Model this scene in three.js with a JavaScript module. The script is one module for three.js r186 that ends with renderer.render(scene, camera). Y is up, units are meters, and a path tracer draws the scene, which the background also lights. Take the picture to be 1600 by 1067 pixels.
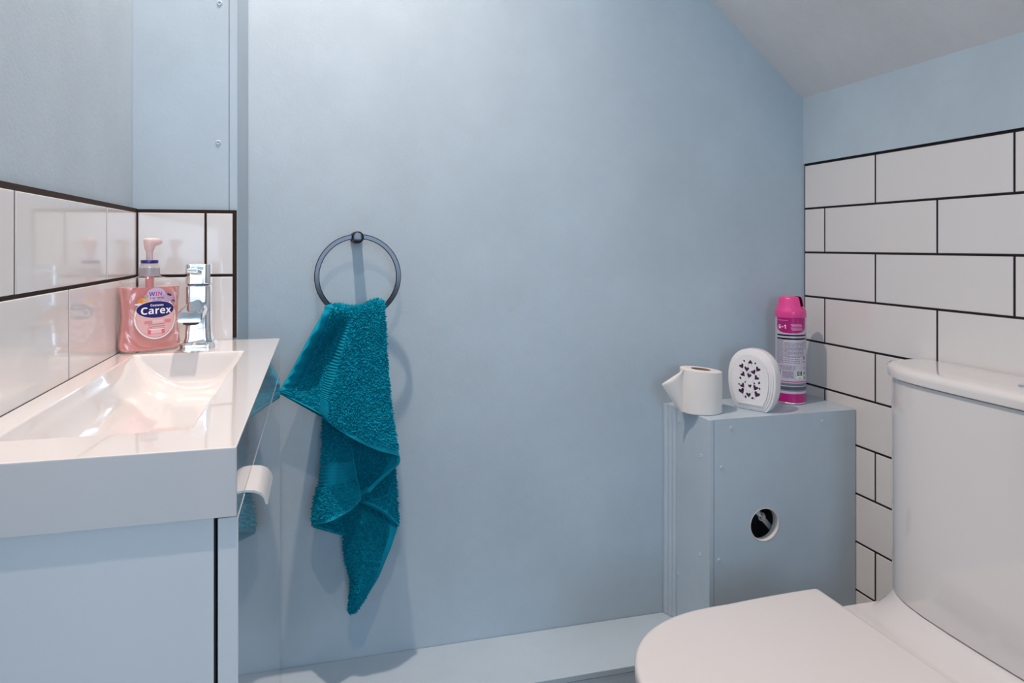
import * as THREE from 'three';
import { RoundedBoxGeometry } from 'three/addons/geometries/RoundedBoxGeometry.js';
import { RectAreaLightUniformsLib } from 'three/addons/lights/RectAreaLightUniformsLib.js';
import { mergeGeometries, mergeVertices, toCreasedNormals } from 'three/addons/utils/BufferGeometryUtils.js';
import { Brush, Evaluator, SUBTRACTION } from 'three-bvh-csg';

// ---------------------------------------------------------------- camera, light, exposure
// Room coordinates used below: X along the far wall, Y height relative to the lens, Z into the room. W() turns them into three.js metres.
const H = 1.06;
const W = (X, Y, Z) => new THREE.Vector3(X, Y + H, -Z);
const scene = new THREE.Scene();
scene.background = new THREE.Color(0x000000);
const F = 1113.5, IMG_W = 1600, IMG_H = 1067;
const camera = new THREE.PerspectiveCamera(2 * Math.atan(IMG_H / 2 / F) * 180 / Math.PI, IMG_W / IMG_H, 0.02, 30);
camera.position.set(0, H, 0);
camera.rotation.set(0, -0.2671, 0);
camera.setViewOffset(IMG_W, IMG_H, 0, 149.9, IMG_W, IMG_H);     // rising-front lens, verticals stay upright
const renderer = new THREE.WebGLRenderer({ antialias: true });
renderer.toneMapping = THREE.LinearToneMapping;
renderer.toneMappingExposure = 1.02;
renderer.shadowMap.enabled = true;
RectAreaLightUniformsLib.init();
const LAMP_COLOR = new THREE.Color(1.0, 0.80, 0.675);
const DAY_COLOR = new THREE.Color(0.56, 0.79, 1.0);
const LAMP_MAIN = 6.0, LAMP_SECOND = 2.6, DAY = 4.4;
// the two ceiling downlights: [X, Z, candela]
const DOWNLIGHTS = [[-0.022, 1.04, LAMP_MAIN], [-0.022, 0.15, LAMP_SECOND]];

// ---------------------------------------------------------------- helpers
function rng(seed) { let a = seed >>> 0; return () => { a = (a + 0x6D2B79F5) | 0; let t = Math.imul(a ^ (a >>> 15), 1 | a); t = (t + Math.imul(t ^ (t >>> 7), 61 | t)) ^ t; return ((t ^ (t >>> 14)) >>> 0) / 4294967296; }; }
const rnd = rng(7);
const used = new Map();
function numbered(name) { const n = used.get(name) ?? 0; used.set(name, n + 1); return n ? `${name}_${String(n).padStart(3, '0')}` : name; }
// box projection: uv in metres
function meterUV(g0) {
  const g = g0.index ? g0.toNonIndexed() : g0, p = g.attributes.position, uv = new Float32Array(p.count * 2), a = new THREE.Vector3(), b = new THREE.Vector3(), c = new THREE.Vector3();
  for (let i = 0; i < p.count; i += 3) {
    a.fromBufferAttribute(p, i); b.fromBufferAttribute(p, i + 1); c.fromBufferAttribute(p, i + 2);
    const n = b.clone().sub(a).cross(c.clone().sub(a)), ax = Math.abs(n.x), ay = Math.abs(n.y), az = Math.abs(n.z);
    [a, b, c].forEach((v, k) => {
      const [s, t] = ax >= ay && ax >= az ? [v.z, v.y] : ay >= az ? [v.x, v.z] : [v.x, v.y];
      uv[(i + k) * 2] = s; uv[(i + k) * 2 + 1] = t;
    });
  }
  g.setAttribute('uv', new THREE.BufferAttribute(uv, 2));
  return g;
}
function box(x0, x1, y0, y1, z0, z1, r = 0) {
  const w = x1 - x0, h = y1 - y0, d = z1 - z0;
  const g = r ? new RoundedBoxGeometry(w, h, d, 3, r) : new THREE.BoxGeometry(w, h, d);
  const c = W((x0 + x1) / 2, (y0 + y1) / 2, (z0 + z1) / 2);
  return g.translate(c.x, c.y, c.z);
}
function merge(list) {
  return mergeGeometries(list.map((g0) => { const g = g0.index ? g0.toNonIndexed() : g0.clone(); for (const k of Object.keys(g.attributes)) if (!['position', 'normal', 'uv'].includes(k)) g.deleteAttribute(k); if (!g.attributes.uv) g.setAttribute('uv', new THREE.BufferAttribute(new Float32Array(g.attributes.position.count * 2), 2)); return g; }));
}
function shadows(m) { m.castShadow = true; m.receiveShadow = true; return m; }
function thing(name, label, category, X, Y, Z, group) {
  const o = new THREE.Group(); o.name = numbered(name); o.position.copy(W(X, Y, Z)); o.userData = { label, category };
  if (group) o.userData.group = group;
  scene.add(o); return o;
}
function structure(name) { const o = new THREE.Group(); o.name = name; o.userData = { kind: 'structure' }; scene.add(o); return o; }
// geometry arrives in world space and is moved into its parent's frame
function part(parent, name, geo, mat, label) {
  const at = new THREE.Vector3(); for (let q = parent; q; q = q.parent) at.add(q.position);
  geo.translate(-at.x, -at.y, -at.z);
  const m = shadows(new THREE.Mesh(geo, mat)); m.name = name; if (label) m.userData.label = label;
  parent.add(m); return m;
}
function structMesh(name, geo, mat) { const m = shadows(new THREE.Mesh(geo, mat)); m.name = name; m.userData = { kind: 'structure' }; scene.add(m); return m; }
// smooth grid surface from f(s,t) -> Vector3
function grid(f, n, m) {
  const pos = [], uv = [], idx = [];
  for (let j = 0; j <= m; j++) for (let i = 0; i <= n; i++) { const v = f(i / n, j / m); pos.push(v.x, v.y, v.z); uv.push(i / n, j / m); }
  for (let j = 0; j < m; j++) for (let i = 0; i < n; i++) { const a = j * (n + 1) + i, b = a + 1, c = a + n + 1, d = c + 1; idx.push(a, b, d, a, d, c); }
  const g = new THREE.BufferGeometry(); g.setAttribute('position', new THREE.Float32BufferAttribute(pos, 3)); g.setAttribute('uv', new THREE.Float32BufferAttribute(uv, 2)); g.setIndex(idx); g.computeVertexNormals(); return g;
}
// normals averaged by face area inside the crease angle, so that broad flats stay flat next to small bevels
function creased(g0, angle) {
  const g = g0.index ? g0.toNonIndexed() : g0, p = g.attributes.position, n = p.count / 3, fn = [], map = new Map(), lim = Math.cos(angle), a = new THREE.Vector3(), b = new THREE.Vector3(), c = new THREE.Vector3();
  const key = (i) => `${Math.round(p.getX(i) * 2e5)},${Math.round(p.getY(i) * 2e5)},${Math.round(p.getZ(i) * 2e5)}`;
  for (let f = 0; f < n; f++) {
    a.fromBufferAttribute(p, f * 3); b.fromBufferAttribute(p, f * 3 + 1); c.fromBufferAttribute(p, f * 3 + 2);
    const v = b.clone().sub(a).cross(c.clone().sub(a)), area = v.length(); fn.push([v, area ? v.clone().divideScalar(area) : v.clone(), area]);
    for (let k = 0; k < 3; k++) { const q = key(f * 3 + k); if (!map.has(q)) map.set(q, []); map.get(q).push(f); }
  }
  const out = new Float32Array(p.count * 3), s = new THREE.Vector3();
  for (let f = 0; f < n; f++) for (let k = 0; k < 3; k++) {
    s.set(0, 0, 0); for (const h of map.get(key(f * 3 + k))) if (fn[h][2] && fn[h][1].dot(fn[f][1]) >= lim) s.add(fn[h][0]);
    if (s.lengthSq() === 0) s.copy(fn[f][1]); s.normalize(); out.set([s.x, s.y, s.z], (f * 3 + k) * 3);
  }
  g.setAttribute('normal', new THREE.BufferAttribute(out, 3)); return g;
}
// stack of closed rings (arrays of Vector3) joined into a skin, with optional caps
function loft(rings, capA = true, capB = true, crease = 0.6) {
  const n = rings[0].length, pos = [], idx = [];
  rings.forEach((r) => r.forEach((v) => pos.push(v.x, v.y, v.z)));
  for (let k = 0; k < rings.length - 1; k++) for (let i = 0; i < n; i++) { const a = k * n + i, b = k * n + (i + 1) % n, c = a + n, d = b + n; idx.push(a, b, d, a, d, c); }
  const cap = (k, flip) => { const c = new THREE.Vector3(); rings[k].forEach((v) => c.add(v)); c.divideScalar(n); const ci = pos.length / 3; pos.push(c.x, c.y, c.z); for (let i = 0; i < n; i++) { const a = k * n + i, b = k * n + (i + 1) % n; flip ? idx.push(ci, b, a) : idx.push(ci, a, b); } };
  if (capA) cap(0, true); if (capB) cap(rings.length - 1, false);
  let g = new THREE.BufferGeometry(); g.setAttribute('position', new THREE.Float32BufferAttribute(pos, 3)); g.setIndex(idx);
  g = creased(g, crease);
  g.setAttribute('uv', new THREE.BufferAttribute(new Float32Array(g.attributes.position.count * 2), 2));
  return g;
}
function tube(points, r, seg = 24, rad = 10, closed = false) { return new THREE.TubeGeometry(new THREE.CatmullRomCurve3(points, closed), seg, r, rad, closed); }
function lathe(profile, X, Y, Z, seg = 48) { const c = W(X, Y, Z); return new THREE.LatheGeometry(profile.map(([r, y]) => new THREE.Vector2(r, y)), seg).translate(c.x, c.y, c.z); }

// ---------------------------------------------------------------- computed textures
function noiseTex(size, seed, octaves, lo, hi, rgb = null) {     // tiling value noise
  const r = rng(seed), data = new Uint8Array(size * size * 4), acc = new Float32Array(size * size); let tot = 0;
  for (const [cells, amp] of octaves) {
    const lat = new Float32Array(cells * cells).map(() => r()); tot += amp;
    for (let y = 0; y < size; y++) for (let x = 0; x < size; x++) {
      const fx = x / size * cells, fy = y / size * cells, x0 = Math.floor(fx), y0 = Math.floor(fy); let u = fx - x0, v = fy - y0; u = u * u * (3 - 2 * u); v = v * v * (3 - 2 * v);
      const L = (i, j) => lat[((j % cells) * cells) + (i % cells)];
      acc[y * size + x] += amp * ((L(x0, y0) * (1 - u) + L(x0 + 1, y0) * u) * (1 - v) + (L(x0, y0 + 1) * (1 - u) + L(x0 + 1, y0 + 1) * u) * v);
    }
  }
  for (let i = 0; i < size * size; i++) { const t = lo + (hi - lo) * acc[i] / tot; for (let c = 0; c < 3; c++) data[i * 4 + c] = Math.max(0, Math.min(255, 255 * t * (rgb ? rgb[c] : 1))); data[i * 4 + 3] = 255; }
  const t = new THREE.DataTexture(data, size, size); t.wrapS = t.wrapT = THREE.RepeatWrapping; t.magFilter = THREE.LinearFilter; t.needsUpdate = true; return t;
}
const stipple = noiseTex(512, 11, [[128, 1], [64, 0.8], [24, 0.5]], 0, 1); stipple.repeat.set(3.3, 3.3);
const mottle = noiseTex(512, 12, [[6, 1], [14, 0.7], [60, 0.35]], 0.93, 1.0); mottle.colorSpace = THREE.SRGBColorSpace; mottle.repeat.set(0.9, 0.9);
const paperBump = noiseTex(256, 13, [[64, 1], [128, 1]], 0, 1); paperBump.repeat.set(24, 24);
const groutNoise = noiseTex(256, 14, [[64, 1], [128, 1]], 0.55, 1.0); groutNoise.colorSpace = THREE.SRGBColorSpace; groutNoise.repeat.set(8, 8);
const floorMap = noiseTex(512, 15, [[8, 1], [40, 0.6], [160, 0.5]], 0.8, 1.0); floorMap.colorSpace = THREE.SRGBColorSpace;

const std = (o) => new THREE.MeshStandardMaterial(o), phy = (o) => new THREE.MeshPhysicalMaterial(o);
const C = (r, g, b) => new THREE.Color().setRGB(r, g, b);
const M = {
  paint: phy({ color: C(0.497, 0.612, 0.706), map: mottle, roughness: 0.5, bumpMap: stipple, bumpScale: 0.00018, specularIntensity: 0.6 }),
  trimPaint: phy({ color: C(0.497, 0.612, 0.706), map: mottle, roughness: 0.36, bumpMap: stipple, bumpScale: 0.0001 }),
  ceiling: phy({ color: C(0.88, 0.87, 0.88), map: mottle, roughness: 0.85, bumpMap: stipple, bumpScale: 0.0004 }),
  tile: phy({ color: C(0.74, 0.73, 0.73), roughness: 0.16, clearcoat: 0.6, clearcoatRoughness: 0.04 }),
  tileB: phy({ color: C(0.725, 0.72, 0.725), roughness: 0.18, clearcoat: 0.6, clearcoatRoughness: 0.05 }),
  groutBlack: std({ color: C(0.012, 0.010, 0.013), map: groutNoise, roughness: 0.95 }),
  groutBrown: std({ color: C(0.040, 0.020, 0.016), map: groutNoise, roughness: 0.95 }),
  basin: phy({ color: C(0.69, 0.68, 0.685), roughness: 0.14, clearcoat: 0.7, clearcoatRoughness: 0.03 }),
  gloss: phy({ color: C(0.76, 0.78, 0.81), roughness: 0.12, clearcoat: 1, clearcoatRoughness: 0.02 }),
  carcass: std({ color: C(0.10, 0.10, 0.11), roughness: 0.9 }),
  ceramic: phy({ color: C(0.72, 0.715, 0.72), roughness: 0.12, clearcoat: 0.8, clearcoatRoughness: 0.03 }),
  seat: phy({ color: C(0.68, 0.67, 0.675), roughness: 0.32, clearcoat: 0.15, clearcoatRoughness: 0.2 }),
  chrome: phy({ color: C(0.86, 0.87, 0.88), metalness: 1, roughness: 0.05 }),
  gunmetal: phy({ color: C(0.055, 0.053, 0.058), metalness: 1, roughness: 0.12 }),
  brushed: phy({ color: C(0.74, 0.72, 0.71), metalness: 0.7, roughness: 0.42 }),
  towel: phy({ color: C(0.001, 0.28, 0.41), roughness: 1, specularIntensity: 0.2 }),
  towelPile: phy({ color: C(0.001, 0.28, 0.41), roughness: 0.9, specularIntensity: 0.25 }),
  towelHem: phy({ color: C(0.001, 0.28, 0.41), roughness: 0.8, specularIntensity: 0.3 }),
  paper: phy({ color: C(0.86, 0.855, 0.85), roughness: 1, bumpMap: paperBump, bumpScale: 0.0004 }),
  card: std({ color: C(0.30, 0.19, 0.14), roughness: 1 }),
  whitePlastic: phy({ color: C(0.78, 0.79, 0.82), roughness: 0.3, clearcoat: 0.2 }),
  purple: std({ color: C(0.045, 0.006, 0.06), roughness: 0.6 }),
  pinkCap: phy({ color: C(0.80, 0.055, 0.30), roughness: 0.3, clearcoat: 0.4 }),
  silver: phy({ color: C(0.7, 0.7, 0.72), metalness: 1, roughness: 0.25 }),
  black: std({ color: C(0.01, 0.01, 0.01), roughness: 0.8 }),
  raw: std({ color: C(0.72, 0.69, 0.67), roughness: 0.95 }),
  floor: phy({ color: C(0.40, 0.37, 0.34), map: floorMap, roughness: 0.5 }),
};

// ---------------------------------------------------------------- the room
const XR = 1.1029, ZB = 1.4331, XL = -0.2724, ZP = 1.2322;       // tiled face right, far wall, tiled face left, tiled face of the pillar
const WX = 1.1012, LX = -0.2804, PZ = 1.2402;                      // plaster face right, left, pillar
const FLOOR = -H, CEIL = 1.262, ZF = -0.62;                         // floor, flat ceiling, wall with the doorway behind the camera
const TT = 0.1879, TL = 0.0538, PITCH = 0.102, LEN = 0.302, JOINT = 0.0042;

structMesh('floor', meterUV(box(LX - 0.12, 1.25, FLOOR - 0.1, FLOOR, ZF - 2.0, ZB + 0.12)), M.floor);
structMesh('wall_back', meterUV(box(LX - 0.12, 1.25, FLOOR, CEIL + 0.12, ZB, ZB + 0.12)), M.paint);

// sloping soffit under the stairs and the flat strip of ceiling
{
  const slope = 0.8557, xf = WX - (CEIL - 0.3455) / slope, s = new THREE.Shape();
  s.moveTo(LX - 0.12, CEIL); s.lineTo(xf, CEIL); s.lineTo(WX + 0.13, 0.3455 - 0.13 * slope); s.lineTo(WX + 0.13, 0.3455 + 0.02); s.lineTo(xf + 0.1, CEIL + 0.1); s.lineTo(LX - 0.12, CEIL + 0.1);
  const g = new THREE.ExtrudeGeometry(s, { depth: ZB - ZF + 0.12, bevelEnabled: false }); g.translate(0, H, -ZB);
  structMesh('ceiling', meterUV(g), M.ceiling);
}
// one glazed tile: face, small bevel, sides
const tileCache = new Map();
function tileGeo(w, h) {
  const key = w.toFixed(4) + h.toFixed(4);
  if (!tileCache.has(key)) {
    const b = 0.0013, d = 0.007, ring = (i, z) => [[-w / 2 + i, -h / 2 + i], [w / 2 - i, -h / 2 + i], [w / 2 - i, h / 2 - i], [-w / 2 + i, h / 2 - i]].map(([x, y]) => new THREE.Vector3(x, y, z));
    const g = loft([ring(0, -d), ring(0, -b * 0.9), ring(b * 0.35, -b * 0.3), ring(b * 1.1, 0)], false, true, 0.9);
    tileCache.set(key, g);
  }
  return tileCache.get(key);
}
function tile(parent, w, h, at, turn, k) {
  const m = shadows(new THREE.Mesh(tileGeo(w, h), rnd() < 0.5 ? M.tile : M.tileB)); m.name = numbered('tile'); m.position.copy(at);
  m.rotation.set((rnd() - 0.5) * 0.004, turn + (rnd() - 0.5) * 0.003, 0, 'YXZ'); parent.add(m);
}
// right wall: plaster above, white brick-bond tiles below
{
  const w = structure('wall_right'), zEnd = 0.02;
  part(w, 'plaster', meterUV(merge([box(WX, 1.25, TT + 0.0035, 0.40, ZF, ZB), box(WX, 1.25, FLOOR, TT + 0.0035, ZF, zEnd)])), M.paint);
  part(w, 'grout', meterUV(box(XR + 0.0014, 1.25, FLOOR, TT + 0.0035, zEnd, ZB)), M.groutBlack);
  for (let r = 0; r < 13; r++) {
    const y1 = TT - r * PITCH - JOINT / 2, y0 = Math.max(TT - (r + 1) * PITCH + JOINT / 2, FLOOR + 0.002); if (y1 - y0 < 0.01) continue;
    let z = ZB - 0.0035; let next = ZB - 0.2208 + (r % 2 ? 0.151 : 0);
    while (z > zEnd + 0.01) {
      const lo = Math.max(next + JOINT / 2, zEnd + 0.002), wd = z - lo;
      if (wd > 0.008) tile(w, wd, y1 - y0, W(XR, (y0 + y1) / 2, (z + lo) / 2), -Math.PI / 2);
      z = next - JOINT / 2; next -= LEN;
    }
  }
}
// left wall: plaster with a two-row tiled splashback
{
  const w = structure('wall_left'), zEnd = 0.30;
  part(w, 'plaster', meterUV(box(LX - 0.12, LX, FLOOR, CEIL, ZF, ZB)), M.paint);
  part(w, 'grout', meterUV(box(LX + 0.0003, XL - 0.0013, TL - 2 * PITCH + 0.001, TL + 0.0045, zEnd, PZ - 0.0005)), M.groutBrown);
  for (let r = 0; r < 2; r++) {
    const y1 = TL - r * PITCH - JOINT / 2, y0 = r ? -0.1535 : TL - PITCH + JOINT / 2;
    let z = ZP - 0.0015, next = ZP - (r ? 0.0131 : 0.1641);
    while (z > zEnd + 0.01) {
      const lo = Math.max(next + JOINT / 2, zEnd), wd = z - lo;
      if (wd > 0.006) tile(w, wd, y1 - y0, W(XL, (y0 + y1) / 2, (z + lo) / 2), Math.PI / 2);
      z = next - JOINT / 2; next -= LEN;
    }
  }
}
// boxed-in pillar in the corner, its tiled foot and its corner boards
{
  const w = structure('wall_pillar'), px = -0.1252, seam = -0.1378;
  part(w, 'front_board', meterUV(box(LX + 0.0002, seam - 0.0006, FLOOR, CEIL, PZ, ZB - 0.0005)), M.trimPaint);
  part(w, 'side_board', meterUV(box(seam, px, FLOOR, CEIL, PZ - 0.0006, ZB - 0.0005, 0.0012)), M.trimPaint);
  part(w, 'grout', meterUV(box(XL - 0.001, -0.1262, TL - 2 * PITCH + 0.001, TL + 0.0035, ZP + 0.0013, PZ - 0.0007)), M.groutBrown);
  for (let r = 0; r < 2; r++) {
    const y1 = TL - r * PITCH - JOINT / 2, y0 = r ? -0.1535 : TL - PITCH + JOINT / 2;
    for (const [a, b] of [[XL + 0.0018, -0.1742], [-0.1708, -0.1318]]) tile(w, b - a, y1 - y0, W((a + b) / 2, (y0 + y1) / 2, ZP), 0);
  }
  for (const [x, y] of [[-0.1525, 0.3931], [-0.1544, 0.1667], [-0.1535, 0.66]]) part(w, 'screw_head', dimple(x, y, PZ, 'z'), M.trimPaint);
}
function dimple(X, Y, Z, axis) {        // painted-over countersunk screw: a raised lip round a small hollow
  const g = new THREE.LatheGeometry([[0, -0.0002], [0.0012, -0.0001], [0.0021, 0.0008], [0.0029, 0.0013], [0.0038, 0.0007], [0.0046, -0.0003]].map(([r, y]) => new THREE.Vector2(r, y)), 14);
  if (axis === 'z') g.rotateX(Math.PI / 2); else if (axis === '-x') g.rotateZ(Math.PI / 2);
  const c = W(X, Y, Z); return meterUV(g.translate(c.x, c.y, c.z));
}
// wall behind the camera with its doorway, and the hall beyond, lit by a frosted window
structMesh('wall_front', meterUV(merge([box(LX - 0.12, -0.20, FLOOR, CEIL + 0.1, ZF - 0.1, ZF), box(0.64, 1.25, FLOOR, CEIL + 0.1, ZF - 0.1, ZF), box(-0.20, 0.64, 0.94, CEIL + 0.1, ZF - 0.1, ZF)])), M.paint);
structMesh('trim_1', merge([box(-0.26, -0.20, FLOOR, 1.0, ZF, ZF + 0.016), box(0.64, 0.70, FLOOR, 1.0, ZF, ZF + 0.016), box(-0.20, 0.64, 0.94, 1.0, ZF, ZF + 0.016)]), M.ceiling);
const HZ = ZF - 1.5;
structMesh('wall_hall_left', box(-0.62, -0.5, FLOOR, CEIL + 0.1, HZ, ZF - 0.1), M.ceiling);
structMesh('wall_hall_right', box(1.25, 1.37, FLOOR, CEIL + 0.1, HZ, ZF - 0.1), M.ceiling);
structMesh('ceiling_hall', box(-0.62, 1.37, CEIL + 0.1, CEIL + 0.2, HZ - 0.1, ZF - 0.1), M.ceiling);
structMesh('wall_hall_far', merge([box(-0.62, -0.30, FLOOR, CEIL + 0.1, HZ - 0.1, HZ), box(0.80, 1.37, FLOOR, CEIL + 0.1, HZ - 0.1, HZ), box(-0.30, 0.80, FLOOR, -0.30, HZ - 0.1, HZ), box(-0.30, 0.80, 1.0, CEIL + 0.1, HZ - 0.1, HZ)]), M.ceiling);
{
  const w = structure('window_1');
  part(w, 'window_frame', merge([box(-0.30, -0.25, -0.30, 1.0, HZ - 0.08, HZ - 0.02), box(0.75, 0.80, -0.30, 1.0, HZ - 0.08, HZ - 0.02), box(-0.25, 0.75, -0.30, -0.25, HZ - 0.08, HZ - 0.02), box(-0.25, 0.75, 0.95, 1.0, HZ - 0.08, HZ - 0.02)]), M.ceiling);
  part(w, 'frosted_pane', box(-0.25, 0.75, -0.25, 0.95, HZ - 0.055, HZ - 0.05), std({ color: 0xffffff, emissive: DAY_COLOR, emissiveIntensity: 1.5, roughness: 0.6 }));
  const l = new THREE.RectAreaLight(DAY_COLOR, DAY, 1.0, 1.2); l.position.copy(W(0.25, 0.35, HZ - 0.045)); l.lookAt(W(0.25, 0.35, HZ + 1)); l.name = 'window_daylight'; w.add(l);
  l.lookAt(W(0.25, 0.35, HZ + 1));
}
DOWNLIGHTS.forEach(([X, Z, cd], i) => {
  const o = thing('ceiling_downlight', i ? 'small white recessed ceiling downlight towards the doorway' : 'small white recessed ceiling downlight above the basin and towel ring', 'light', X, CEIL - 0.012, Z, 'ceiling downlights');
  part(o, 'bezel', lathe([[0.030, 0.010], [0.030, 0.001], [0.034, 0], [0.043, 0.004], [0.044, 0.0115]], X, CEIL - 0.012, Z), M.whitePlastic);
  part(o, 'lens', lathe([[0, 0.005], [0.030, 0.005]], X, CEIL - 0.012, Z), std({ color: 0xffffff, emissive: LAMP_COLOR, emissiveIntensity: 4 }));
  const s = new THREE.SpotLight(LAMP_COLOR, cd, 0, 1.14, 1, 2); s.position.set(0, -0.004, 0); s.target.position.set(0, -1, 0); s.castShadow = true; s.shadow.radius = 0.9; s.shadow.mapSize.set(2048, 2048); s.name = 'downlight_beam';
  o.add(s, s.target);
});

// ---------------------------------------------------------------- boxing round the pipes
const BX = -0.3475, BZ = 1.2646, BL = 0.7529, LEDGE = -0.8104;
{
  const o = thing('pipe_boxing', 'tall blue painted box beside the toilet with a round hole in its front', 'boxing', BL, LEDGE, BZ);
  part(o, 'top_panel', meterUV(box(BL + 0.0106, XR - 0.0015, BX - 0.010, BX, BZ + 0.0185, ZB - 0.001)), M.trimPaint);
  part(o, 'side_panel', meterUV(box(BL, BL + 0.0105, LEDGE + 0.0005, BX, BZ, ZB - 0.001, 0.001)), M.trimPaint);
  // front panel with the flush-button hole
  const x0 = BL + 0.0112, x1 = XR - 0.002, y0 = LEDGE - 0.248, y1 = BX - 0.0001, hx = 0.8797, hy = -0.5685, s = new THREE.Shape([[x0, y0], [x1, y0], [x1, y1], [x0, y1]].map(([x, y]) => new THREE.Vector2(x, y)));
  const h = new THREE.Path(); h.absellipse(hx, hy, 0.0325, 0.0335, 0, Math.PI * 2, true); s.holes.push(h);
  const g = new THREE.ExtrudeGeometry(s, { depth: 0.018, bevelEnabled: false, curveSegments: 48 }); g.translate(0, H, -BZ - 0.0184);
  part(o, 'front_panel', meterUV(g), M.trimPaint);
  const lin = new THREE.LatheGeometry([[0.0318, 0.0095], [0.0318, 0.0004], [0.0332, -0.0004], [0.0336, 0.0004], [0.0327, 0.001], [0.0326, 0.0095]].map(([r, y]) => new THREE.Vector2(r, y)), 48); lin.rotateX(-Math.PI / 2); const lc = W(hx, hy, BZ); lin.translate(lc.x, lc.y, lc.z);
  part(o, 'hole_lining', lin, M.raw, 'bare white edge of the round hole');
  // what shows through the hole: a diagonal strap with a bolt
  const br = merge([new THREE.BoxGeometry(0.010, 0.10, 0.0025)]); br.rotateZ(0.72); const bc = W(hx + 0.012, hy + 0.005, BZ + 0.030); br.translate(bc.x, bc.y, bc.z);
  const strap = part(o, 'bracket', br, M.brushed, 'thin metal strap inside the hole');
  const bolt = merge([new THREE.CylinderGeometry(0.0085, 0.0085, 0.002, 24).rotateX(Math.PI / 2), new THREE.CylinderGeometry(0.0055, 0.0055, 0.005, 6).rotateX(Math.PI / 2).translate(0, 0, 0.003), new THREE.TorusGeometry(0.0065, 0.0009, 8, 24).translate(0, 0, 0.0015)]); bolt.translate(bc.x, bc.y, bc.z + 0.0025);
  part(strap, 'bolt', bolt, M.silver);
  // stepped moulding where the side panel meets the wall
  const prof = [[0, 0], [0.0145, 0], [0.0145, 0.008], [0.012, 0.0105], [0.0095, 0.0115], [0.0095, 0.019], [0.0078, 0.0215], [0.0056, 0.0225], [0.0056, 0.031], [0.0035, 0.0335], [0, 0.0345]];
  const ms = new THREE.Shape(prof.map(([out, back]) => new THREE.Vector2(BL - 0.0004 - out, ZB - 0.0012 - back)));
  const mg = new THREE.ExtrudeGeometry(ms, { depth: BX - 0.001 - LEDGE - 0.001, bevelEnabled: false }); mg.rotateX(-Math.PI / 2); mg.translate(0, LEDGE + 0.001 + H, 0);
  part(o, 'moulding', meterUV(mg), M.trimPaint);
  for (const [x, y] of [[0.8033, -0.3669], [1.0183, -0.3681], [0.7816, -0.4449], [0.7758, -0.6299]]) part(o, 'screw_head', dimple(x, y, BZ + 0.0003, 'z'), M.trimPaint);
  for (const [z, y] of [[1.385, -0.377], [1.297, -0.428], [1.392, -0.71], [1.300, -0.63]]) part(o, 'screw_head', dimple(BL, y, z, '-x'), M.trimPaint);
}
{
  const o = thing('skirting_boxing', 'low blue painted boxed-in ledge along the foot of the far wall', 'boxing', 0.3, FLOOR, BZ);
  part(o, 'top_board', meterUV(box(-0.124, BL + 0.0105, LEDGE - 0.012, LEDGE, BZ, ZB - 0.001, 0.0015)), M.trimPaint);
  part(o, 'front_board', meterUV(box(-0.124, BL + 0.0105, FLOOR + 0.001, LEDGE - 0.0124, BZ + 0.001, BZ + 0.013)), M.trimPaint);
  for (const x of [0.10, 0.515, 0.70]) part(o, 'screw_head', dimple(x, LEDGE - 0.028, BZ + 0.001, 'z'), M.trimPaint);
}

// ---------------------------------------------------------------- vanity unit with basin
const BT = -0.1521, BR = -0.0585, BF = 0.5743, BB = 1.2312, SLAB = -0.2043;
{
  const o = thing('vanity_cabinet', 'white gloss narrow vanity cabinet under the basin', 'cabinet', -0.16, FLOOR, 0.9);
  const pz = BF + 0.008, x0 = -0.2715;
  part(o, 'side_panel', box(x0, -0.0757, FLOOR + 0.09, SLAB - 0.001, pz, pz + 0.016, 0.0008), M.gloss);
  part(o, 'carcass', merge([box(x0, -0.078, FLOOR + 0.09, FLOOR + 0.105, pz + 0.017, BB - 0.018), box(x0, x0 + 0.01, FLOOR + 0.09, SLAB - 0.001, pz + 0.017, BB - 0.018), box(x0, -0.078, FLOOR + 0.09, SLAB - 0.001, BB - 0.017, BB - 0.004)]), M.carcass);
  part(o, 'plinth', box(x0, -0.10, FLOOR + 0.0005, FLOOR + 0.089, pz + 0.01, BB - 0.006), M.gloss);
  const d = part(o, 'door', box(-0.0730, -0.0582, FLOOR + 0.092, SLAB - 0.0035, pz, BB - 0.012, 0.001), M.gloss);
  // edge-pull handle: a thin metal strip hooked over the door top that curls out and down
  const pr = [[-0.068, 0.0018], [-0.0575, 0.0018], [-0.051, 0.0012], [-0.0455, -0.0012], [-0.0418, -0.0055], [-0.0402, -0.0115], [-0.0418, -0.0115], [-0.0434, -0.0062], [-0.0466, -0.0028], [-0.0512, -0.0008], [-0.0575, 0], [-0.068, 0]];
  const hs = new THREE.Shape(pr.map(([x, y]) => new THREE.Vector2(x, y + SLAB - 0.0032)));
  const hg = new THREE.ExtrudeGeometry(hs, { depth: 0.071, bevelEnabled: false }); hg.translate(0, H, -0.708);
  part(d, 'handle', toCreasedNormals(hg, 0.5), M.brushed, 'curved brushed metal edge pull');
}
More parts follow.
